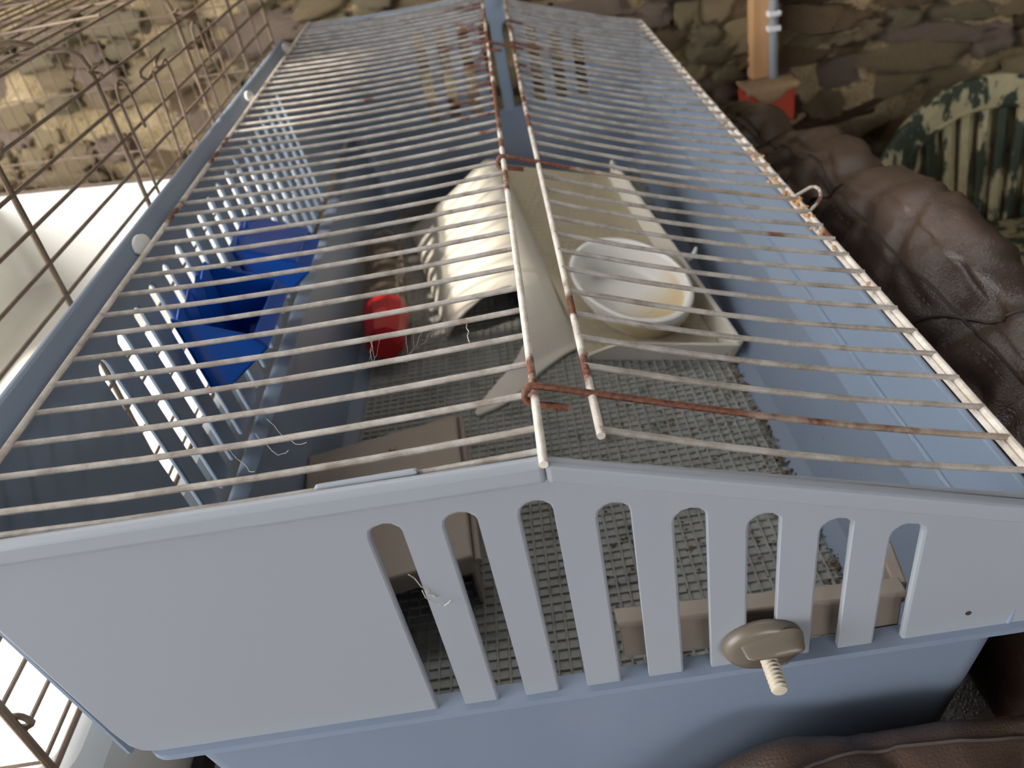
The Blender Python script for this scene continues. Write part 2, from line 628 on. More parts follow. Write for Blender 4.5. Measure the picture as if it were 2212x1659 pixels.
# base tub
def rrect(x0, x1, y0, y1, z, r, n=5):
    pts = []
    for (px, py, a0) in ((x1 - r, y0 + r, -90), (x1 - r, y1 - r, 0), (x0 + r, y1 - r, 90), (x0 + r, y0 + r, 180)):
        for k in range(n + 1):
            a = math.radians(a0 + 90 * k / n)
            pts.append((px + r * math.cos(a), py + r * math.sin(a), z))
    return pts
mb = MB()
mb.rings([rrect(-8.05, 8.05, 0.45, 39.6, -11.6, 0.7),
          rrect(-8.3, 8.28, 0.25, 39.9, -11.4, 0.7),
          rrect(-8.86, 8.76, -0.30, 40.5, -6.75, 0.6),
          rrect(-9.45, 9.35, -0.62, 40.7, -6.62, 0.6),
          rrect(-9.45, 9.35, -0.62, 40.7, -6.46, 0.6),
          rrect(-9.30, 8.60, -0.16, 40.1, -6.42, 0.5),
          rrect(-8.9, 8.50, -0.12, 40.0, -6.55, 0.5),
          rrect(-8.35, 8.26, 0.25, 39.55, -9.8, 0.6),
          rrect(-8.1, 8.05, 0.55, 39.4, -10.6, 0.6),
          rrect(-7.6, 7.6, 0.9, 39.0, -11.0, 0.6)], True, True)
mb.build('base_tub', 'tub', cage, smooth=True, angle=30)
mb = MB()
mb.box((-7.55, 0.95, -11.02), (7.5, 38.9, -10.975))
mb.build('floor_mat', 'floor_grey', cage)
mb = MB()
x = -7.5
while x < 7.5:
    mb.add([(x - 0.045, 1, -10.97), (x + 0.045, 1, -10.97), (x + 0.02, 1, -10.90), (x - 0.02, 1, -10.90),
            (x - 0.045, 38.9, -10.97), (x + 0.045, 38.9, -10.97), (x + 0.02, 38.9, -10.90), (x - 0.02, 38.9, -10.90)],
           [(0, 1, 2, 3), (7, 6, 5, 4), (1, 5, 6, 2), (0, 3, 7, 4), (3, 2, 6, 7)])
    x += 0.335
y = 1.0
while y < 38.9:
    mb.add([(-7.5, y - 0.045, -10.97), (-7.5, y + 0.045, -10.97), (-7.5, y + 0.02, -10.915), (-7.5, y - 0.02, -10.915),
            (7.5, y - 0.045, -10.97), (7.5, y + 0.045, -10.97), (7.5, y + 0.02, -10.915), (7.5, y - 0.02, -10.915)],
           [(0, 1, 2, 3), (7, 6, 5, 4), (1, 5, 6, 2), (0, 3, 7, 4), (3, 2, 6, 7)])
    y += 0.335
tag(mb.build('floor_ribs', 'floor_grey', cage), kind='stuff')

# wire lids
WR = 0.062
def instance(name, src, loc, parent):
    o = bpy.data.objects.new(name, src.data)
    for md in src.modifiers:
        pass
    col.objects.link(o)
    o.location = Vector(loc) * S
    put(o, parent)
    return o
mb = MB()
mb.tube([(0.0, y, 0.02 * math.sin(y * 0.3)) for y in (-1.0, 4, 8, 12, 16, 20, 24, 28, 32, 36, 41.2)], 0.075, 12)
mb.tube([(-10.04, -0.75, 0.16), (-10.04, 41.0, 0.16)], 0.075, 10)
lid_l = mb.build('wire_lid', 'rod', cage, smooth=True)
tag(lid_l, 'level left-hand lid of white coated wires with a rusty ridge rod')
def sagwire(xa, za, xb, zb, sag, n=14):
    mb = MB()
    pts = []
    for k in range(n + 1):
        t = k / n
        pts.append((lerp(xa, xb, t), 0.012 * nz(t * 9, xa, 1), lerp(za, zb, t) - sag * math.sin(math.pi * t) + 0.008 * nz(t * 11, zb, 5)))
    mb.tube(pts, WR, 8)
    return mb
src = None
for n in range(-1, 42):
    y = n if n >= 0 else -0.62
    if src is None:
        src = sagwire(0.0, -0.04, -10.05, 0.12, 0.13).build('wire', 'white_wire', smooth=True)
        src.location = Vector((0, y, 0)) * S
        put(src, lid_l)
    else:
        o = instance('wire', src, (0, y + R.uniform(-0.03, 0.03), R.uniform(-0.02, 0.02)), lid_l)
xr = lambda y: 1.0 + (0.0 if y < 20 else 0.22 * (y - 20) / 20)
mb = MB()
pts = [(xr(y), y, -SR * xr(y)) for y in (-0.12, 5, 10, 15, 20, 25, 30, 35, 40)]
mb.tube(pts, 0.075, 12)
mb.tube([(8.76, -0.6, -2.95), (8.74, 10, -2.99), (8.75, 20, -3.0), (8.76, 30, -2.97), (8.78, 40.3, -2.94)], 0.085, 10)
mb.tube([(8.62, -0.6, -3.0), (8.6, 20, -3.06), (8.64, 40.3, -2.98)], 0.07, 8)
lid_r = mb.build('wire_lid', 'rod', cage, smooth=True)
tag(lid_r, 'sloping right-hand lid of dusty wires hinged on the ridge rod')
src2 = None
for n in range(0, 41):
    if n in (1, 13, 28):
        continue
    if src2 is None:
        src2 = sagwire(0.98, -SR * 0.98 + 0.02, 8.78, -2.92, 0.16).build('wire', 'white_wire', smooth=True)
        src2.location = Vector((0, n + 0.04, 0)) * S
        put(src2, lid_r)
    else:
        instance('wire', src2, (0.0 if n < 20 else 0.22 * (n - 20) / 20 * 0.4, n + 0.05 + R.uniform(-0.03, 0.03), R.uniform(-0.02, 0.02)), lid_r)
for n in (1, 13, 28):
    mb = MB()
    pts = []
    for k in range(10):
        t = k / 9
        pts.append((lerp(8.78, 0.12, t), n + 0.05, -SR * lerp(8.78, 0.12, t) + 0.10 * (t) - 0.16 * math.sin(math.pi * t) * (1 - 0.4 * t)))
    for k in range(1, 9):
        a = math.pi / 2 + k * math.pi / 8
        pts.append((0.02 + 0.2 * math.cos(a), n + 0.05 - 0.02 * k, -0.04 + 0.17 * math.sin(a)))
    pts.append((0.55, n - 0.2, -0.32))
    mb.tube(pts, 0.066, 8)
    mb.build('hinge_wire', 'rusty', lid_r, smooth=True)
mb = MB()
mb.tube([(8.7, 13.2, -2.9), (9.0, 13.4, -2.88), (9.32, 13.58, -2.85), (9.46, 13.56, -2.86), (9.52, 13.42, -2.88), (9.5, 13.2, -2.9), (9.42, 12.95, -2.94), (9.2, 12.62, -2.98), (8.8, 12.2, -3.0)], 0.05, 8)
mb.build('lid_catch', 'rod', lid_r, smooth=True)

# ------------------------------------------------------------------ clamp bracket with wing knob on the front panel
br = empty('clamp_bracket', (3.6, -0.6, -6.4), 'taupe plastic clamp bracket with wing knob and screw on the front slats', 'bracket')
mb = MB()
ybar = -0.12
def bar_pt(x, dz, dy):
    return (x, ybar + dy, -5.08 - 0.075 * (x - 0.8) * 0.9 + dz)
mb.hexa([bar_pt(0.85, -1.12, 0), bar_pt(6.5, -1.12, 0), bar_pt(6.5, -1.12, 0.3), bar_pt(0.85, -1.12, 0.3),
         bar_pt(0.85, 0, 0), bar_pt(6.5, 0, 0), bar_pt(6.5, 0, 0.3), bar_pt(0.85, 0, 0.3)])
mb.build('front_bar', 'taupe', br, bevel=0.05)
mb = MB()
mb.hexa([bar_pt(0.8, -0.12, -0.06), bar_pt(6.55, -0.12, -0.06), bar_pt(6.55, -0.12, 0.36), bar_pt(0.8, -0.12, 0.36),
         bar_pt(0.8, 0.03, -0.06), bar_pt(6.55, 0.03, -0.06), bar_pt(6.55, 0.03, 0.36), bar_pt(0.8, 0.03, 0.36)])
mb.build('bar_lip', 'taupe', br, bevel=0.04)
mb = MB()
mb.hexa([(6.38, 0.1, -6.1), (6.68, 0.1, -6.1), (6.98, 2.3, -6.1), (6.68, 2.3, -6.1),
         (6.38, 0.1, -5.5), (6.68, 0.1, -5.5), (6.98, 2.3, -5.5), (6.68, 2.3, -5.5)])
mb.box((6.42, 2.1, -6.3), (7.0, 2.45, -5.4))
mb.build('side_bar', 'taupe', br, bevel=0.05)
# knob: disc against the slats, an off-centre wing, a threaded screw pointing at the viewer
kc = Vector((3.55, -0.66, -5.72))
mb = MB()
def disc_ring(rx, rz, y, c=kc, n=36):
    return [(c.x + rx * math.cos(a * 2 * math.pi / n), c.y + y, c.z + rz * math.sin(a * 2 * math.pi / n)) for a in range(n)]
mb.rings([disc_ring(0.74, 0.56, 0.16), disc_ring(0.80, 0.62, 0.10), disc_ring(0.80, 0.62, -0.02), disc_ring(0.74, 0.56, -0.13), disc_ring(0.60, 0.44, -0.17)])
kn = mb.build('knob', 'knob', br, smooth=True, angle=50)
mb = MB()
rings_ = []
for k, (hw, hh, yy) in enumerate(((0.62, 0.36, -0.12), (0.60, 0.27, -0.2), (0.58, 0.20, -0.30), (0.55, 0.15, -0.44), (0.46, 0.08, -0.50))):
    n = 28
    ring = []
    for a in range(n):
        t = a * 2 * math.pi / n
        cxx = hw * math.copysign(abs(math.cos(t)) ** 0.8, math.cos(t))
        zz = hh * math.sin(t) * (0.40 + 0.75 * (cxx / hw + 1) / 2)
        ring.append((kc.x + 0.12 + cxx, kc.y + yy, kc.z + 0.26 + zz * 0.8 + 0.05 * cxx))
    rings_.append(ring)
mb.rings(rings_)
mb.build('wing', 'knob', kn, smooth=True, angle=55)
mb = MB()
mb.box((kc.x + 0.10, kc.y - 0.05, kc.z - 0.72), (kc.x + 0.52, kc.y + 0.18, kc.z - 0.28))
mb.build('lug', 'knob', kn, bevel=0.07)
mb = MB()
rings_ = []
n = 18
turns = 9
steps = 90
for k in range(steps + 1):
    t = k / steps
    y = -0.1 - 0.86 * t
    ring = []
    for a in range(n):
        ph = a * 2 * math.pi / n
        r = 0.148 + 0.020 * math.sin(turns * 2 * math.pi * t - ph)
        if t > 0.97:
            r *= 0.92
        ring.append((kc.x + 0.03 + r * math.cos(ph), kc.y + y, kc.z - 0.14 + r * math.sin(ph) + 0.02 * t))
    rings_.append(ring)
mb.rings(rings_)
mb.build('screw', 'screw', br, smooth=True, angle=60)

# ================================================================== THINGS INSIDE THE CAGE
# --- cream hut: smooth sheet falling to the left, arched door, textured ramp tray to the right
hut = empty('hut', (0, 24, -10.97), 'cream plastic hut with arched doorway and a textured sloping tray roof', 'hut')
back = [(-6.36, 34.3, -11.0), (-6.25, 34.27, -10.55), (-5.75, 34.12, -10.2), (-5.26, 33.97, -9.87), (-3.96, 33.56, -8.87),
        (-2.71, 33.16, -7.89), (-1.79, 32.87, -7.14), (-1.22, 32.69, -6.76), (-0.77, 32.54, -6.77), (-0.55, 32.5, -6.95)]
front = [(-2.84, 15.5, -11.0), (-2.55, 15.6, -11.0), (-2.15, 15.75, -11.0), (-1.74, 15.95, -11.0), (-1.0, 16.65, -11.0),
         (-0.17, 17.7, -11.0), (0.5, 18.35, -11.0), (1.1, 18.85, -11.0), (1.6, 19.15, -11.0), (1.9, 19.0, -10.95)]
def along(pts, u):
    n = len(pts) - 1
    k = min(int(u * n), n - 1)
    f = u * n - k
    p0 = Vector(pts[max(k - 1, 0)]); p1 = Vector(pts[k]); p2 = Vector(pts[k + 1]); p3 = Vector(pts[min(k + 2, n)])
    return p1.lerp(p2, f)
def sheet(u, t):
    a = along(back, u)
    b = along(front, u)
    p = a.lerp(b, t)
    p.z = max(p.z, -10.87)
    # convex hump that dies out at the front edge
    h = math.sin(math.pi * min(u, 1)) ** 0.9 * (math.sin(math.pi * min(1, t) ** 1.25)) * 1.15
    p.z += h
    return p
DOOR = [(0.655, 0.0), (0.6651, 0.30), (0.668, 0.45), (0.69, 0.525), (0.71, 0.585), (0.745, 0.622), (0.79, 0.612), (0.845, 0.58), (0.89, 0.54),
        (0.91, 0.48), (0.92, 0.43), (0.935, 0.33), (0.96, 0.14), (0.985, 0.0)]
def u0(t):
    if t <= DOOR[0][0] or t >= DOOR[-1][0]:
        return 0.0
    for (a, ua), (b, ub) in zip(DOOR, DOOR[1:]):
        if a <= t <= b:
            return lerp(ua, ub, (t - a) / (b - a))
ts = [k / 24 * 0.655 for k in range(25)] + [0.66, 0.6651, 0.6665, 0.668, 0.672] + [0.68 + 0.305 * k / 44 for k in range(45)] + [0.9925, 1.0]
NU = 34
mb = MB()
mb.grid([[sheet(lerp(u0(t), 1, j / NU), t) for j in range(NU + 1)] for t in ts])
sh = mb.build('shell', 'cream', hut, smooth=True, solid=0.10, angle=60)
# ramp tray
FL = Vector((1.9, 18.3, -10.62)); FR = Vector((7.35, 16.55, -10.75)); BR_ = Vector((4.75, 30.2, -7.85)); BL = Vector((-0.75, 32.5, -6.95))
nrm = (FR - FL).cross(BL - FL).normalized()
def tp(a, b, h=0.0):
    p = FL.lerp(FR, a).lerp(BL.lerp(BR_, a), b)
    return p + nrm * h
mb = MB()
mb.hexa([tp(0, 0, -0.1), tp(1, 0, -0.1), tp(1, 1, -0.1), tp(0, 1, -0.1), tp(0, 0), tp(1, 0), tp(1, 1), tp(0, 1)])
tray = mb.build('ramp_tray', 'tray', hut)
mb = MB()
nA, nB = 16, 42
for i in range(1, nA):
    for j in range(nB):
        sft = 0.5 if j % 2 else 0.0
        a0 = (i + sft) / (nA + 0.5)
        d = 0.0035
        b0, b1 = j / nB + 0.004, (j + 1) / nB - 0.002
        mb.add([tp(a0 - d, b0, 0.0), tp(a0 + d, b0, 0.0), tp(a0 + d, b1, 0.0), tp(a0 - d, b1, 0.0),
                tp(a0 - d * .5, b0, 0.024), tp(a0 + d * .5, b0, 0.024), tp(a0 + d * .5, b1, 0.024), tp(a0 - d * .5, b1, 0.024)],
               [(4, 5, 6, 7), (0, 1, 5, 4), (1, 2, 6, 5), (2, 3, 7, 6), (3, 0, 4, 7)])
for j in range(1, nB):
    b0 = j / nB
    mb.add([tp(0.03, b0 - 0.0016, 0.0), tp(1, b0 - 0.0016, 0.0), tp(1, b0 + 0.0016, 0.0), tp(0.03, b0 + 0.0016, 0.0),
            tp(0.03, b0, 0.010), tp(1, b0, 0.010)], [(0, 1, 5, 4), (2, 3, 4, 5)])
tag(mb.build('tread_ribs', 'tray', hut), kind='stuff')
mb = MB()
# right rim, flared outwards, and front wall dropping to the floor
ex = (FR - FL).normalized()
ey = (BR_ - FR).normalized()
def rimprof(p, out, h0, h1, th):
    return [p + nrm * h0, p + out * 0.38 + nrm * h1, p + out * (0.38 + th) + nrm * h1, p + out * th + nrm * h0]
N = 16
rr_ = []
for k in range(N + 1):
    t = k / N
    p = FR.lerp(BR_, t)
    hh = 0.85 if t > 0.04 else 0.85
    if t > 0.93:
        hh = 0.85 - 0.5 * ((t - 0.93) / 0.07)
    rr_.append(rimprof(p, ex, -0.15, hh + 0.05, 0.24))
mb.rings(rr_)
mb.build('right_rim', 'cream', hut, bevel=0.05)
mb = MB()
outer, inner = [], []
fr = []
for k in range(17):
    t = k / 16
    p = lerp(0, 1, t)
    top = tp(p, 0, 0.0) - ey * 0.34 + Vector((0, 0, 0.78 * min(1, 0.18 + (t / 0.3)) if t < 0.25 else 0.78))
    if t > 0.95:
        top += ex * 0.38
    bot = tp(p * 0.9, 0, 0.0) - ey * 0.05
    bot.z = -10.98
    fr.append([bot, top, top + ey * 0.14, bot + ey * 0.14])
mb.rings(fr)
mb.build('front_wall', 'cream', hut, bevel=0.05)
mb = MB()
bk = []
for k in range(9):
    p = tp(k / 8, 1.0, 0.0)
    bk.append([p + Vector((0, 0, -0.05)), p + Vector((0, 0.1, -0.05)), Vector((p.x, p.y + 0.5, -10.98)), Vector((p.x, p.y + 0.4, -10.98))])
mb.rings(bk)
mb.build('back_wall', 'cream', hut)
mb = MB()
mb.tube([tp(1.07, 0.985, 0.1), tp(1.07, 0.985, 0.95), tp(1.06, 0.98, 1.15)], [0.16, 0.16, 0.07], 10)
mb.build('rim_peg', 'cream', hut, smooth=True)
mb = MB()
mb.box((-6.35, 30.6, -10.97), (-5.5, 31.1, -10.75))
mb.build('side_foot', 'cream', hut, bevel=0.05)

# --- oval bowl lying on the ramp
bc = tp(0.549, 0.225, 0.06)
bowl = None
mb = MB()
ey2 = nrm.cross(ex)
bx = ex * math.cos(-0.7) + ey2 * math.sin(-0.7)
rz = Matrix((bx, nrm.cross(bx), nrm)).transposed()
def bring(rx, ry, h, n=48):
    out = []
    for k in range(n):
        a = 2 * math.pi * k / n
        out.append(bc + rz @ Vector((rx * math.cos(a), ry * math.sin(a), h)))
    return out
A_, B_ = 3.15, 1.98
profile = [(0.72, 0.0), (0.80, 0.05), (0.93, 0.75), (1.0, 1.42), (0.995, 1.55), (0.955, 1.60), (0.91, 1.55), (0.88, 1.40), (0.78, 0.55), (0.66, 0.30), (0.4, 0.24)]
mb.rings([bring(A_ * k, B_ * k, h) for k, h in profile])
me_w = Matrix.Translation(bc * S) @ rz.to_4x4()
bowl = mb.build('food_bowl', 'bowl', smooth=True, angle=50)
inv = me_w.inverted()
bowl.data.transform(inv)
bowl.matrix_world = me_w
tag(bowl, 'white oval plastic bowl with a yellow stain standing on the hut ramp', 'bowl')

# --- two blue wedge feeders hooked on the left wall slots
def feeder(name, y0, y1, label, closed, dz=0.0):
    e = empty(name, (-9.4, (y0 + y1) / 2, -4.2), label, 'feeder', 'blue hook-on feeders')
    xw = lambda z: -9.55 - 0.105 * (z + 6.4)
    prof = [(xw(-1.75), -1.75), (-7.95, -2.75), (-7.62, -3.2), (-9.25, -4.35), (xw(-4.35), -4.35)]
    prof2 = [(-9.75, -1.9), (-8.02, -2.8), (-7.78, -3.18), (-9.2, -4.2), (-9.6, -4.2)]
    mb = MB()
    mb.slab(prof, lambda u, v, d: (u, y0 + d, v), 0.12)
    mb.build('side_panel', 'navy', e, bevel=0.04, tri=True)
    mb = MB()
    mb.slab([(u + 0.0, v) for u, v in prof], lambda u, v, d: (u, y1 - d + 0.02, v), 0.12)
    mb.build('side_panel', 'navy', e, bevel=0.04, tri=True)
    mb = MB()
    for (a, b) in ((1, 2), (2, 3), (3, 4)):
        (ua, va), (ub, vb) = prof[a], prof[b]
        d = Vector((ub - ua, vb - va)).normalized()
        nn = Vector((d.y, -d.x)) * 0.1
        mb.hexa([(ua, y0, va), (ub, y0, vb), (ub, y1, vb), (ua, y1, va),
                 (ua + nn.x, y0, va + nn.y), (ub + nn.x, y0, vb + nn.y), (ub + nn.x, y1, vb + nn.y), (ua + nn.x, y1, va + nn.y)])
    if closed:
        (ua, va), (ub, vb) = prof[0], prof[1]
        mb.hexa([(ua, y0, va), (ub, y0, vb), (ub, y1, vb), (ua, y1, va), (ua, y0, va + .1), (ub, y0, vb + .1), (ub, y1, vb + .1), (ua, y1, va + .1)])
    mb.build('trough', 'navy', e, bevel=0.04)
    mb = MB()
    n = 4
    for k in range(n):
        ya, yb = lerp(y0, y1, k / n), lerp(y0, y1, (k + 1) / n)
        ym = (ya + yb) / 2
        z0, z1 = -4.2, -1.75
        vs = []
        for d in (0, 0.1):
            vs += [(xw(z0) + 0.05 + d, ya, z0), (xw(z0) + 0.05 + d, yb, z0), (xw(z1) + 0.05 + d, yb, z1 - 0.25), (xw(z1) + 0.22 + d, ym, z1 + 0.2), (xw(z1) + 0.05 + d, ya, z1 - 0.25)]
        mb.add(vs, [(0, 1, 2, 3, 4), (9, 8, 7, 6, 5)] + [(i, (i + 1) % 5, (i + 1) % 5 + 5, i + 5) for i in range(5)])
    mb.build('back_plate', 'navy', e, bevel=0.03)
    e.location.z += dz * S
    e.location.x += -dz * 0.10 * S
    return e
feeder('hanging_feeder', 10.0, 13.7, 'blue wedge-shaped feeder with open top hung nearest the front on the left slots', False)
feeder('hanging_feeder', 16.2, 19.0, 'blue wedge-shaped feeder with closed bright top hung farther back on the left slots', True, -0.7)

# --- water bottle on the floor
bot = empty('water_bottle', (-7.0, 24, -10.97), 'clear plastic water bottle with red cap lying along the left cage wall', 'bottle')
a0, a1 = Vector((-6.65, 20.6, -9.85)), Vector((-7.45, 31.5, -9.85))
d = (a1 - a0).normalized()
pts, rad = [], []
for t, r in ((0.22, 0.98), (0.24, 1.02), (0.5, 1.02), (0.52, 0.99), (0.54, 1.02), (0.93, 1.02), (0.98, 0.85), (1.0, 0.5)):
    pts.append(a0.lerp(a1, t)); rad.append(r)
mb = MB()
mb.tube(pts, rad, 24)
mb.build('bottle_body', 'bottle', bot, smooth=True)
mb = MB()
pts, rad = [], []
for t, r in ((-0.03, 0.55), (0.0, 0.86), (0.05, 0.95), (0.13, 1.0), (0.15, 1.07), (0.26, 1.09), (0.265, 1.0)):
    pts.append(a0.lerp(a1, t)); rad.append(r)
mb.tube(pts, rad, 10)
mb.build('cap', 'red', bot, smooth=True, angle=25)
# --- taupe nest box behind the front panel
box = empty('nest_box', (-5.5, 9.3, -10.97), 'small taupe plastic box with a dark opening behind the front panel', 'box')
zt = -8.8
c0, c1, c2, c3 = Vector((-3.25, 13.0, zt)), Vector((-8.5, 12.0, zt)), Vector((-8.0, 5.2, zt)), Vector((-2.75, 6.0, zt))
dn = Vector((0, 0, -2.15))
mb = MB()
mb.hexa([c2 + Vector((0, 0, -0.18)), c3 + Vector((0, 0, -0.18)), c0 + Vector((0, 0, -0.18)), c1 + Vector((0, 0, -0.18)), c2, c3, c0, c1])
mb.build('top', 'taupe', box, bevel=0.10, seg=3)
def wallseg(nm, p, q, th, zlo=dn):
    mb = MB()
    d = (q - p).normalized()
    nn = Vector((-d.y, d.x, 0)) * th
    o = Vector((0, 0, -0.17))
    mb.hexa([p + zlo, q + zlo, q + zlo + nn, p + zlo + nn, p + o, q + o, q + o + nn, p + o + nn])
    return mb.build(nm, 'taupe', box, bevel=0.05)
wallseg('side_wall', c3 + Vector((-.05, .1, 0)), c0 + Vector((-.05, -.1, 0)), 0.14)
wallseg('side_wall', c1 + Vector((.05, -.1, 0)), c2 + Vector((.05, .1, 0)), 0.14)
wallseg('back_wall', c0 + Vector((-.1, -.05, 0)), c1 + Vector((.1, -.05, 0)), 0.14)
mb = MB()
e0, e1 = c2 + Vector((0.1, 0.05, 0)), c3 + Vector((-0.1, 0.05, 0))
mb.hexa([e0 + Vector((0, 0, -.75)), e1 + Vector((0, 0, -.75)), e1 + Vector((0, .14, -.75)), e0 + Vector((0, .14, -.75)),
         e0 + Vector((0, 0, -.17)), e1 + Vector((0, 0, -.17)), e1 + Vector((0, .14, -.17)), e0 + Vector((0, .14, -.17))])
mb.build('front_lintel', 'taupe', box, bevel=0.05)
mb = MB()
rim = [c0 + (c3 - c0) * t for t in (0.0, 1.0)]
mb.tube([rim[0] + Vector((0.12, 0, -0.25)), rim[1] + Vector((0.12, 0, -0.25))], 0.12, 8)
mb.build('rim_bead', 'taupe', box, smooth=True)

# --- loose bits
def crumbs(name, spots, mat, label, cat, size=(0.03, 0.09), parent=None):
    mb = MB()
    for (x, y, z) in spots:
        s = R.uniform(*size)
        vs = []
        for (a, b, c) in ((1, 0, 0), (-1, 0, 0), (0, 1, 0), (0, -1, 0), (0, 0, 1), (0, 0, -1)):
            vs.append((x + a * s * R.uniform(.5, 1.3), y + b * s * R.uniform(.5, 1.3), z + c * s * R.uniform(.4, .9) + s * 0.3))
        mb.add(vs, [(0, 2, 4), (2, 1, 4), (1, 3, 4), (3, 0, 4), (2, 0, 5), (1, 2, 5), (3, 1, 5), (0, 3, 5)])
    o = mb.build(name, mat)
    tag(o, label, cat, kind='stuff')
    return o
sp = []
for k in range(900):
    yy = 1.2 + 16 * R.random() ** 1.6
    xx = 7.4 - 6.5 * R.random() ** 1.3
    if R.random() < 0.35:
        xx = 7.45 + R.gauss(0, 0.12)
    sp.append((xx, yy, -10.95))
for k in range(120):
    t = R.random()
    sp.append((lerp(6.9, 7.7, R.random()), 14 + 22 * t, -10.95))
crumbs('droppings', sp, 'debris', 'dark crumbs of droppings and dirt scattered along the right of the grid floor', 'dirt', (0.03, 0.10))
sp = [(R.uniform(7.7, 8.3), 1 + 22 * R.random(), 0) for k in range(60)]
sp = [(8.24 - 0.0 * x, y, -9.6 + 4.5 * R.random()) for x, y, _ in sp]
crumbs('wall_specks', [(8.13 + 0.11 * (z + 10), y, z) for x, y, z in sp], 'debris', 'tiny dark specks stuck on the right inner wall', 'dirt', (0.012, 0.03))
o = crumbs('litter_clump', [(R.gauss(6.1, .25), R.gauss(27.5, .6), -8.0 - 2.6 + R.random() * 0.4) for k in range(40)], 'debris', 'brown clump of old litter beside the ramp rim', 'litter', (0.06, 0.16))
sp = [(R.gauss(-5.4, .25), R.gauss(11.3, .12), zt + 0.02) for k in range(26)]
crumbs('litter_clump', sp, 'debris', 'small brown litter clump on top of the taupe box', 'litter', (0.03, 0.09))
sp = [(8.62 + R.gauss(0, .08), R.gauss(13.5, 2.2), -2.98 + R.random() * 0.05) for k in range(70)]
crumbs('straw_clump', sp, 'wood', 'tan straw bits caught on the far right lid rod', 'litter', (0.04, 0.12))
mb = MB()
q = tp(1.14, 0.42, 0.65)
mb.tube([q, q + Vector((0.35, 0.1, 0.1)), q + Vector((0.5, 0.2, 0.4))], [0.16, 0.12, 0.06], 10)
o = mb.build('water_nozzle', 'white_clip', smooth=True)
tag(o, 'small white nozzle wedged between ramp rim and right cage wall', 'nozzle')
# cobwebs hanging between lid wires
mb = MB()
def strand(a, b, sag, r=0.008):
    a, b = Vector(a), Vector(b)
    pts = []
    for k in range(9):
        t = k / 8
        p = a.lerp(b, t)
        p.z -= sag * math.sin(math.pi * t)
        p += Vector((R.uniform(-1, 1), R.uniform(-1, 1), R.uniform(-1, 1))) * 0.03
        pts.append(p)
    mb.tube(pts, r, 4)
for k in range(3):
    strand((-5.8 + R.uniform(-.9, .9), 1 + R.random(), -0.1), (-4.6 + R.uniform(-.6, .6), 0 + R.random(), -0.15), 0.25, 0.005)
for k in range(8):
    strand((-2.9 + R.gauss(0, .5), 3, -0.1), (-2.6 + R.gauss(0, .6), 4, -0.1), R.uniform(0.1, 0.4), 0.0035)
for k in range(1):
    strand((-1.15 + R.uniform(-.1, .1), 3, -0.08), (-1.0 + R.uniform(-.2, .2), 4, -0.1), 0.12, 0.012)
strand((-2.55, -0.78, -2.6), (-2.1, -0.75, -3.0), 0.25, 0.01)
strand((-2.7, -0.72, -2.2), (-2.3, -0.75, -2.9), 0.1, 0.01)
strand((0.0, 0.5, -0.2), (-0.15, 0.05, -0.15), 0.1, 0.012)
o = mb.build('cobweb', 'web')
tag(o, 'thin dusty cobweb strands hanging between the left lid wires', 'cobweb', kind='stuff')

# ================================================================== NEIGHBOURING WIRE CAGE
nc = empty('wire_cage', (-21.5, 19, -14.6), 'tall brown wire cage on a white plastic tub, left of the blue cage', 'cage')
XS, XL = -12.0, -36.0
YF, YB = 0.0, 39.5
def shear(p):
    p = Vector(p)
    p.y += max(0.0, p.y - 20) / 19.5 * (XS - p.x) * 0.24
    return p
ZT0, ZTOP = -7.3, 4.7
mb = MB()
mb.rings([rrect(XL + 1.0, XS - 1.0, YF + 1.0, YB - 1.0, -14.6, 1.2),
          rrect(XL - 0.1, XS + 0.1, YF - 0.1, YB + 0.1, -8.6, 0.9),
          rrect(XL - 0.3, XS + 0.28, YF - 0.3, YB + 0.3, -8.5, 0.9),
          rrect(XL - 0.3, XS + 0.28, YF - 0.3, YB + 0.3, -7.5, 0.9),
          rrect(XL + 0.1, XS - 0.12, YF + 0.1, YB - 0.1, -7.4, 0.9),
          rrect(XL + 0.25, XS - 0.25, YF + 0.25, YB - 0.25, -8.0, 0.9),
          rrect(XL + 0.9, XS - 0.9, YF + 0.9, YB - 0.9, -13.6, 1.1),
          rrect(XL + 2.0, XS - 2.0, YF + 2.0, YB - 2.0, -14.2, 1.1)])
mb.v = [shear(p) for p in mb.v]
mb.build('tub', 'white_tub', nc, smooth=True, angle=30)
def wire(pts, r, parent, n=6):
    mb = MB()
    mb.tube(pts, r, n)
    if len(pts) == 2:
        mb.v = [shear(p) for p in mb.v]
    return mb.build('wire', 'brown_wire', parent, smooth=True)
# side facing the blue cage
mb = MB()
mb.tube([(XS, YF, ZT0), (XS, YF, 4.2), (XS - 0.25, YF, 4.6), (XS - 0.7, YF, 4.75), (XL, YF, 4.75)], 0.095, 8)
mb.tube([(XS, YF, ZT0 + .05), (XS, YB, ZT0 + .05)], 0.08, 8)
side = mb.build('side_panel', 'brown_wire', nc, smooth=True)
for k in range(12):
    z = 3.63 - 0.95 * k
    if k == 1 or k == 2 or k == 3:
        # doorway interrupts these
        wire([(XS, YF, z), (XS, 17.1, z)], 0.055, side)
        wire([(XS, 17.3, z), (XS, YB, z)], 0.055, side)
    else:
        wire([(XS, YF, z), (XS, YB, z)], 0.055, side)
for y in (9.3, 16.25, 25.3, 33.0, YB):
    wire([(XS - 0.04, y, ZT0), (XS - 0.04, y, 4.0), (XS - 0.15, y, 4.4), (XS - 0.5, y, 4.68), (XS - 1.2, y, 4.75), (XL, y, 4.75)], 0.085, side, 8)
for y in (29.0, 36.0):
    wire([(XS + 0.05, y, ZT0), (XS + 0.05, y, 2.9)], 0.05, side)
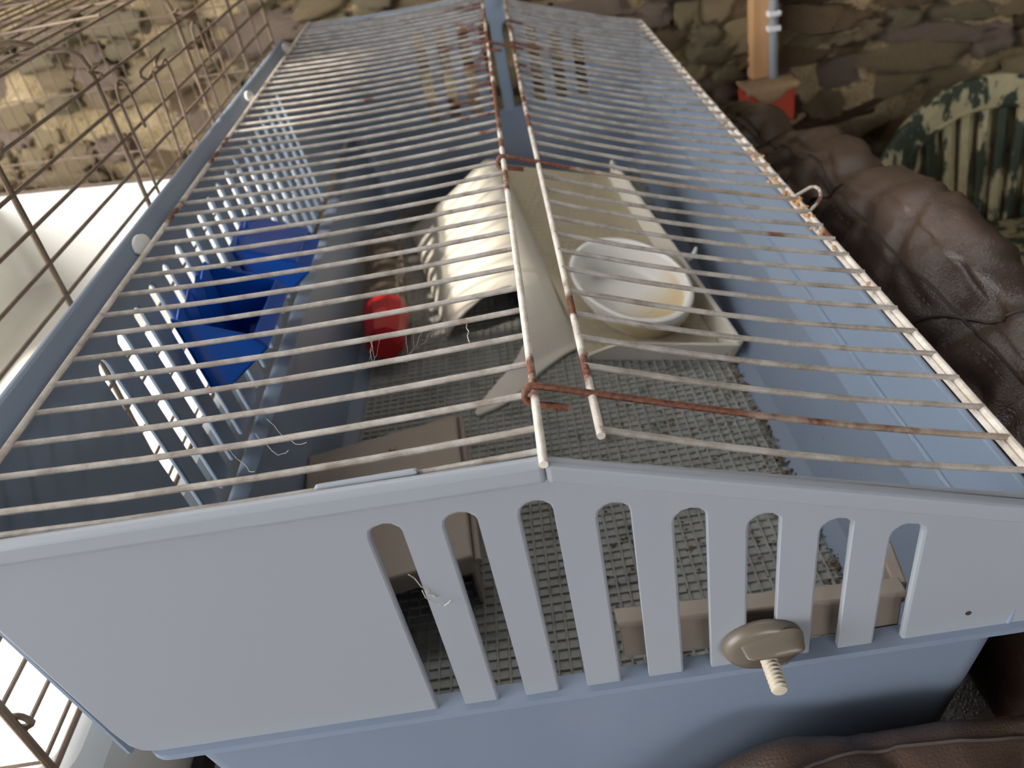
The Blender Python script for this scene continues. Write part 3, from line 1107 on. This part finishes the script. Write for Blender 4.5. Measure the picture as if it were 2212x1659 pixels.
def smoothed(pts, n=5):
    P_ = [Vector(p) for p in pts]
    out = []
    for i in range(len(P_) - 1):
        p0, p1, p2, p3 = P_[max(i - 1, 0)], P_[i], P_[i + 1], P_[min(i + 2, len(P_) - 1)]
        for k in range(n):
            f_ = k / n
            out.append(0.5 * ((2 * p1) + (p2 - p0) * f_ + (2 * p0 - 5 * p1 + 4 * p2 - p3) * f_ * f_ + (3 * p1 - p0 - 3 * p2 + p3) * f_ ** 3))
    return out + [P_[-1]]
def hook(pts, r=0.055):
    mb = MB()
    mb.tube(smoothed(pts) if len(pts) == 14 and r == 0.055 else pts, r, 8)
    return mb.build('hook', 'brown_wire', side, smooth=True)
for y in (17.0, 26.2):
    pts = [(XS + 0.1, y, -0.4), (XS + 0.1, y, 2.7)]
    for k in range(9):
        a = math.pi - math.pi * k / 8
        pts.append((XS + 0.12, y + 0.5 + 0.5 * math.cos(a), 2.75 + 0.55 * math.sin(a)))
    pts.append((XS + 0.12, y + 1.05, 1.6))
    hook(pts)
hook([(XS + 0.1, 20.06, -0.2), (XS + 0.1, 20.64, 2.6), (XS + 0.1, 20.3, 2.78), (XS + 0.1, 19.8, 2.75), (XS + 0.1, 19.4, 3.0), (XS + 0.1, 19.75, 3.12), (XS + 0.1, 21.0, 3.17),
      (XS + 0.1, 22.47, 3.2), (XS + 0.1, 21.7, 3.13), (XS + 0.1, 21.15, 3.0), (XS + 0.1, 21.1, 2.85), (XS + 0.1, 21.5, 2.78), (XS + 0.1, 22.3, 2.66), (XS + 0.1, 21.8, -0.2)])
# small ring round the front post
pts = []
for k in range(14):
    a = 2 * math.pi * k / 13 * 0.93
    pts.append((XS + 0.02 + 0.22 * math.cos(a), YF + 0.1 + 0.06 * k / 13, -5.6 + 0.22 * math.sin(a)))
hook(pts, 0.07)
# wires round the posts near the top
for y in (9.3, 16.25, 25.3):
    pts = [(XS + 0.06 + 0.12 * math.cos(a * 0.9), y + 0.3 * math.sin(a * 0.9), 3.72 + 0.05 * a) for a in range(8)]
    hook(pts, 0.05)
# front end
mb = MB()
mb.tube([(XS, YF, ZT0 + .05), (XL, YF, ZT0 + .05)], 0.08, 8)
endf = mb.build('front_end', 'brown_wire', nc, smooth=True)
for k in range(6):
    z = 2.6 - 1.9 * k
    wire([(XS, YF, z), (XL, YF, z)], 0.045, endf)
# far end
mb = MB()
mb.tube([(XS, YB, ZT0 + .05), (XL, YB, ZT0 + .05)], 0.07, 8)
mb.tube([(XS, YB, -5.4), (XL, YB, -5.4)], 0.06, 8)
mb.v = [shear(p) for p in mb.v]
endb = mb.build('far_end', 'brown_wire', nc, smooth=True)
s0 = None
for k in range(24):
    x = XS - 0.9 - 0.98 * k
    if s0 is None:
        mb = MB()
        mb.tube([(0, YB, ZT0), (0, YB, 4.7)], 0.042, 6)
        s0 = mb.build('wire', 'brown_wire', smooth=True)
        s0.location = Vector((x, 0.24 * (XS - x), 0)) * S
        put(s0, endb)
    else:
        o = bpy.data.objects.new('wire', s0.data)
        col.objects.link(o)
        o.location = Vector((x, 0.24 * (XS - x), 0)) * S
        put(o, endb)
for z in (-1.5, 2.0):
    wire([(XS, YB, z), (XL, YB, z)], 0.05, endb)
# top
mb = MB()
for x in (XL, -21.5):
    mb.tube([(x, YF, 4.75), (x, YB, 4.75)], 0.08, 8)
topp = mb.build('top_panel', 'brown_wire', nc, smooth=True)
for k in range(23):
    x = XS - 0.95 - 1.0 * k
    wire([(x, YF, 4.8), (x, YB, 4.8)], 0.052, topp)
for y in (4.5, 12.8, 20.8, 29.2):
    wire([(XS - 1, y, 4.88), (XL, y, 4.88)], 0.07, topp)
hook([(-13.4, 16.3, 4.95), (-13.9, 16.0, 5.2), (-15.4, 15.6, 5.2), (-17.5, 15.2, 5.1)], 0.09)

# stand under the neighbour cage
mb = MB()
mb.box((-36, 0.5, -15.4), (-12.6, 40, -14.62))
for (x, y) in ((-35, 1.5), (-13.6, 1.5), (-35, 38), (-13.6, 38)):
    mb.box((x - 0.7, y - 0.7, -30), (x + 0.7, y + 0.7, -15.4))
o = mb.build('bench', 'dark', bevel=0.05)
tag(o, 'dark wooden bench under the white tub of the wire cage', 'bench')

# ================================================================== LEATHER SOFA
sofa = empty('leather_sofa', (8, 15, -30), 'brown wrinkled leather sofa that the blue cage stands on', 'sofa')
def zr(y):
    pts = [(-14, -6.2), (-4, -5.9), (4, -5.6), (8, -4.9), (11, -4.2), (14, -3.9), (17, -4.2), (18.6, -5.0), (20.5, -4.6), (24, -5.1), (27, -6.2), (29, -6.8), (31.5, -6.5), (36, -7.3), (41, -8.8), (46, -10.6)]
    for (a, za), (b, zb) in zip(pts, pts[1:]):
        if a <= y <= b:
            t = (y - a) / (b - a)
            t = t * t * (3 - 2 * t)
            return lerp(za, zb, t)
    return pts[-1][1]
def wrinkle(x, y, z):
    w_ = 0.40 * nz(x, y, z, 0.22) + 0.18 * nz(x * 0.8 + 9, y * 0.55, z, 0.6)
    q = nz(x * 0.5, y * 0.9, z * 0.4 + 3, 0.5)
    w_ -= 0.28 * max(0, 1 - abs(q) * 7)
    q = nz(x * 0.9 + 5, y * 0.35 + z * 0.5, z, 0.8)
    w_ -= 0.14 * max(0, 1 - abs(q) * 8)
    return w_
def back_pt(y, s):
    """s 0..1 from the cage side up over the ridge and down behind"""
    zt_ = zr(y)
    if s < 0.6:
        t = s / 0.6
        x = lerp(9.7, 12.4, t ** 1.5)
        z = lerp(-12.2, zt_ - 0.35, 1 - (1 - t) ** 1.6)
    elif s < 0.8:
        t = (s - 0.6) / 0.2
        a = math.pi * t
        x = 13.4 - 1.0 * math.cos(a)
        z = zt_ - 0.35 + 0.38 * math.sin(a)
    else:
        t = (s - 0.8) / 0.2
        x = lerp(14.4, 16.4, t)
        z = lerp(zt_ - 0.35, -16, t)
    wv = wrinkle(x, y, z) * (0.35 + 0.65 * min(1, s * 2))
    nx = -0.8 if s < 0.6 else (-math.cos(math.pi * (s - .6) / .2) if s < 0.8 else 0.8)
    return Vector((x + wv * nx * 0.9, y + 0.2 * wv, z + wv * 0.55))
mb = MB()
mb.grid([[back_pt(-12 + k * 0.3, j / 60) for j in range(61)] for k in range(194)])
mb.build('backrest', 'leather', sofa, smooth=True, angle=180)
def ridge_line(ofs, y0, y1, name='seam'):
    mb = MB()
    pts = []
    n = int((y1 - y0) / 0.25)
    for k in range(n + 1):
        y = y0 + (y1 - y0) * k / n
        s = ofs(y)
        pts.append(back_pt(y, s) + Vector((-0.01, 0, 0.01)))
    mb.tube(pts, 0.05, 6)
    return mb.build(name, 'seam', sofa, smooth=True)
ridge_line(lambda y: 0.52 + 0.05 * math.sin(y * 0.35), 4, 22)
ridge_line(lambda y: 0.56 + 0.03 * math.sin(y * 0.5), 22, 45)
# cross seams between cushions
for yy in (9.0, 18.6, 29.0):
    mb = MB()
    mb.tube([back_pt(yy + 1.2 * math.sin(j * 0.09), 0.1 + j * 0.012) + Vector((-0.02, 0, 0.01)) for j in range(50)], 0.05, 6)
    mb.build('seam', 'seam', sofa, smooth=True)
# stitches along the seams
mb = MB()
for k in range(150):
    y = 5 + k * 0.26
    s = 0.475 + (0.05 * math.sin(y * 0.35) if y < 22 else 0.03)
    p = back_pt(y, s)
    q = back_pt(y + 0.13, s)
    mb.tube([p + Vector((-0.02, 0, 0.02)), q + Vector((-0.02, 0, 0.02))], 0.022, 4)
tag(mb.build('stitching', 'stitch', sofa), kind='stuff')
# seat under and in front of the cage, bulging at the near side
def seat_z(x, y):
    flat = -11.75
    g = max(0.0, min(1.0, (x + 1.2) / 5.5))
    g = g * g * (3 - 2 * g)
    h = (3.6 + 0.18 * math.sin(x * 0.8 - 0.4)) * g - 0.30 * max(0, x - 7.2)
    h = max(0.0, h + 0.45 * wrinkle(x, y, 0) * g)
    if y > -1.5:
        f = max(0.0, 1 - ((y + 1.5) / 1.15) ** 2) ** 0.5
    else:
        f = max(0.2, 1 - 0.015 * (y + 1.5) ** 2)
    if y > -0.42:
        return flat
    return flat + h * f
mb = MB()
mb.grid([[(-9.8 + i * 0.2, -12 + j * 0.12, seat_z(-9.8 + i * 0.2, -12 + j * 0.12)) for i in range(114)] for j in range(104)])
mb.grid([[(-9.8 + i * 5.6, 0.3 + j * 5, -11.8) for i in range(5)] for j in range(10)])
mb.build('seat', 'leather', sofa, smooth=True, angle=180)
mb = MB()
pts = []
for k in range(60):
    x = 1.0 + k * 0.2
    y = -1.62 - 1.3 * math.exp(-((x - 1.0) / 2.2) ** 2) + 0.06 * math.sin(x * 1.4)
    pts.append((x, y, seat_z(x, y) + 0.01))
mb.tube(pts, 0.06, 6)
mb.build('seam', 'seam', sofa, smooth=True)
mb = MB()
mb.box((-9.6, -10.5, -30), (16, 46, -13.5))
mb.build('sofa_base', 'leather', sofa, bevel=0.4, seg=2)

# ================================================================== CHAIR, POST, PIPE
ch = empty('garden_chair', (31, 41, -30), 'round-backed garden chair with peeling green and cream paint behind the sofa', 'chair')
CC = Vector((30.6, 40.5, -20.2))
RX, RZ = 9.3, 9.8
def cpt(a, k=1.0, yofs=0.0):
    x = CC.x + RX * k * math.cos(a)
    z = CC.z + RZ * k * math.sin(a)
    return Vector((x, CC.y + 0.13 * (z - CC.z) + 0.02 * (x - CC.x) ** 2 * -1 + yofs, z))
mb = MB()
bars = []
for k in range(49):
    a = math.radians(-14 + 208 * k / 48)
    ring = []
    for (kk, yo) in ((0.80, -0.15), (0.96, -0.3), (1.0, -0.12), (1.0, 0.25), (0.96, 0.32), (0.80, 0.2)):
        ring.append(cpt(a, kk, yo))
    bars.append(ring)
mb.rings(bars)
mb.build('back_frame', 'peel', ch, smooth=True, angle=40)
mb = MB()
mb.tube([cpt(math.radians(-14 + 208 * k / 48), 0.81, -0.22) for k in range(49)], 0.13, 6)
mb.build('frame_bead', 'peel', ch, smooth=True)
for k in range(13):
    f = (k - 6) / 6
    xt = CC.x + RX * 0.78 * f * 0.98
    zt_ = CC.z + RZ * 0.81 * math.sqrt(max(0.02, 1 - (0.98 * f * 0.96) ** 2))
    xb = CC.x + RX * 0.78 * f * 0.72
    zb_ = CC.z - 8.5
    if zt_ - zb_ < 3:
        continue
    mb = MB()
    rows_ = []
    for j in range(9):
        t = j / 8
        x = lerp(xb, xt, t); zz = lerp(zb_, zt_, t)
        y = CC.y + 0.13 * (zz - CC.z) - 0.02 * (x - CC.x) ** 2
        hw = 0.40
        rows_.append([(x - hw, y + 0.0, zz), (x - 0.16, y - 0.12, zz), (x, y - 0.30, zz), (x + 0.16, y - 0.12, zz), (x + hw, y, zz), (x + hw, y + 0.15, zz), (x - hw, y + 0.15, zz)])
    mb.rings(rows_)
    mb.build('back_slat', 'peel', ch, bevel=0.03, seg=1)
mb = MB()
mb.rings([[(CC.x - 7, CC.y - 15, -18.6), (CC.x + 7, CC.y - 15, -18.6), (CC.x + 6.5, CC.y - 0.8, -19.6), (CC.x - 6.5, CC.y - 0.8, -19.6)],
          [(CC.x - 7, CC.y - 15, -19.2), (CC.x + 7, CC.y - 15, -19.2), (CC.x + 6.5, CC.y - 0.8, -20.2), (CC.x - 6.5, CC.y - 0.8, -20.2)]])
mb.build('seat', 'peel', ch, bevel=0.15)
for (x, y) in ((-6, -14), (6, -14), (-6, -1.5), (6, -1.5)):
    mb = MB()
    mb.box((CC.x + x - 0.6, CC.y + y - 0.6, -30), (CC.x + x + 0.6, CC.y + y + 0.6, -18.9))
    mb.build('leg', 'peel', ch, bevel=0.1)

YP = 45.0
mb = MB()
mb.hexa([(16.6, YP, -9.0), (17.75, YP, -9.0), (17.75, YP + 1.2, -9.0), (16.6, YP + 1.2, -9.0),
         (16.8, YP, 12), (17.7, YP, 12), (17.7, YP + 1.2, 12), (16.8, YP + 1.2, 12)])
o = mb.build('wooden_post', 'wood', bevel=0.06)
tag(o, 'pale sawn wooden post upright against the stone wall', 'post')
pipe = empty('conduit_pipe', (17.95, YP - 0.1, -8.9), 'grey plastic conduit pipe running up beside the wooden post', 'pipe')
mb = MB()
mb.tube([(17.95, YP - 0.15, -9.0), (17.95, YP - 0.15, 12)], 0.30, 14)
mb.build('tube', 'grey_pipe', pipe, smooth=True)
for z in (-5.9, -5.0):
    mb = MB()
    mb.box((17.5, YP - 0.52, z - 0.16), (18.32, YP + 0.1, z + 0.16))
    mb.build('pipe_clip', 'white_clip', pipe, bevel=0.06)
rb = empty('red_box', (17.6, YP - 0.8, -11.5), 'red plastic box with a crust of tan dust at the foot of the post', 'box')
mb = MB()
mb.hexa([(15.9, YP - 1.4, -11.6), (19.0, YP - 1.4, -11.6), (19.0, YP + 0.3, -11.6), (15.9, YP + 0.3, -11.6),
         (15.7, YP - 1.5, -9.4), (19.0, YP - 1.5, -9.4), (19.0, YP + 0.3, -9.4), (15.7, YP + 0.3, -9.4)])
mb.build('box_body', 'red_box', rb, bevel=0.12)
mb = MB()
P = []
for i in range(15):
    row = []
    for j in range(9):
        x = 15.7 + 3.6 * i / 14
        t = j / 8
        y = YP + 0.6 - 2.2 * min(1, t * 1.5)
        z = -9.15 - max(0, t - 0.66) * 3.0 * (0.55 + 0.5 * abs(nz(x, 1, 2, 0.9)) + 0.4 * math.sin(x * 1.9)) + 0.15 * nz(x, y, 0, 1.5)
        row.append((x + 0.2 * (t > 0.6) * nz(x, y, 4, 1), y, z))
    P.append(row)
mb.grid(P)
mb.build('dust_crust', 'dusty', rb, smooth=True, solid=0.2, angle=180)
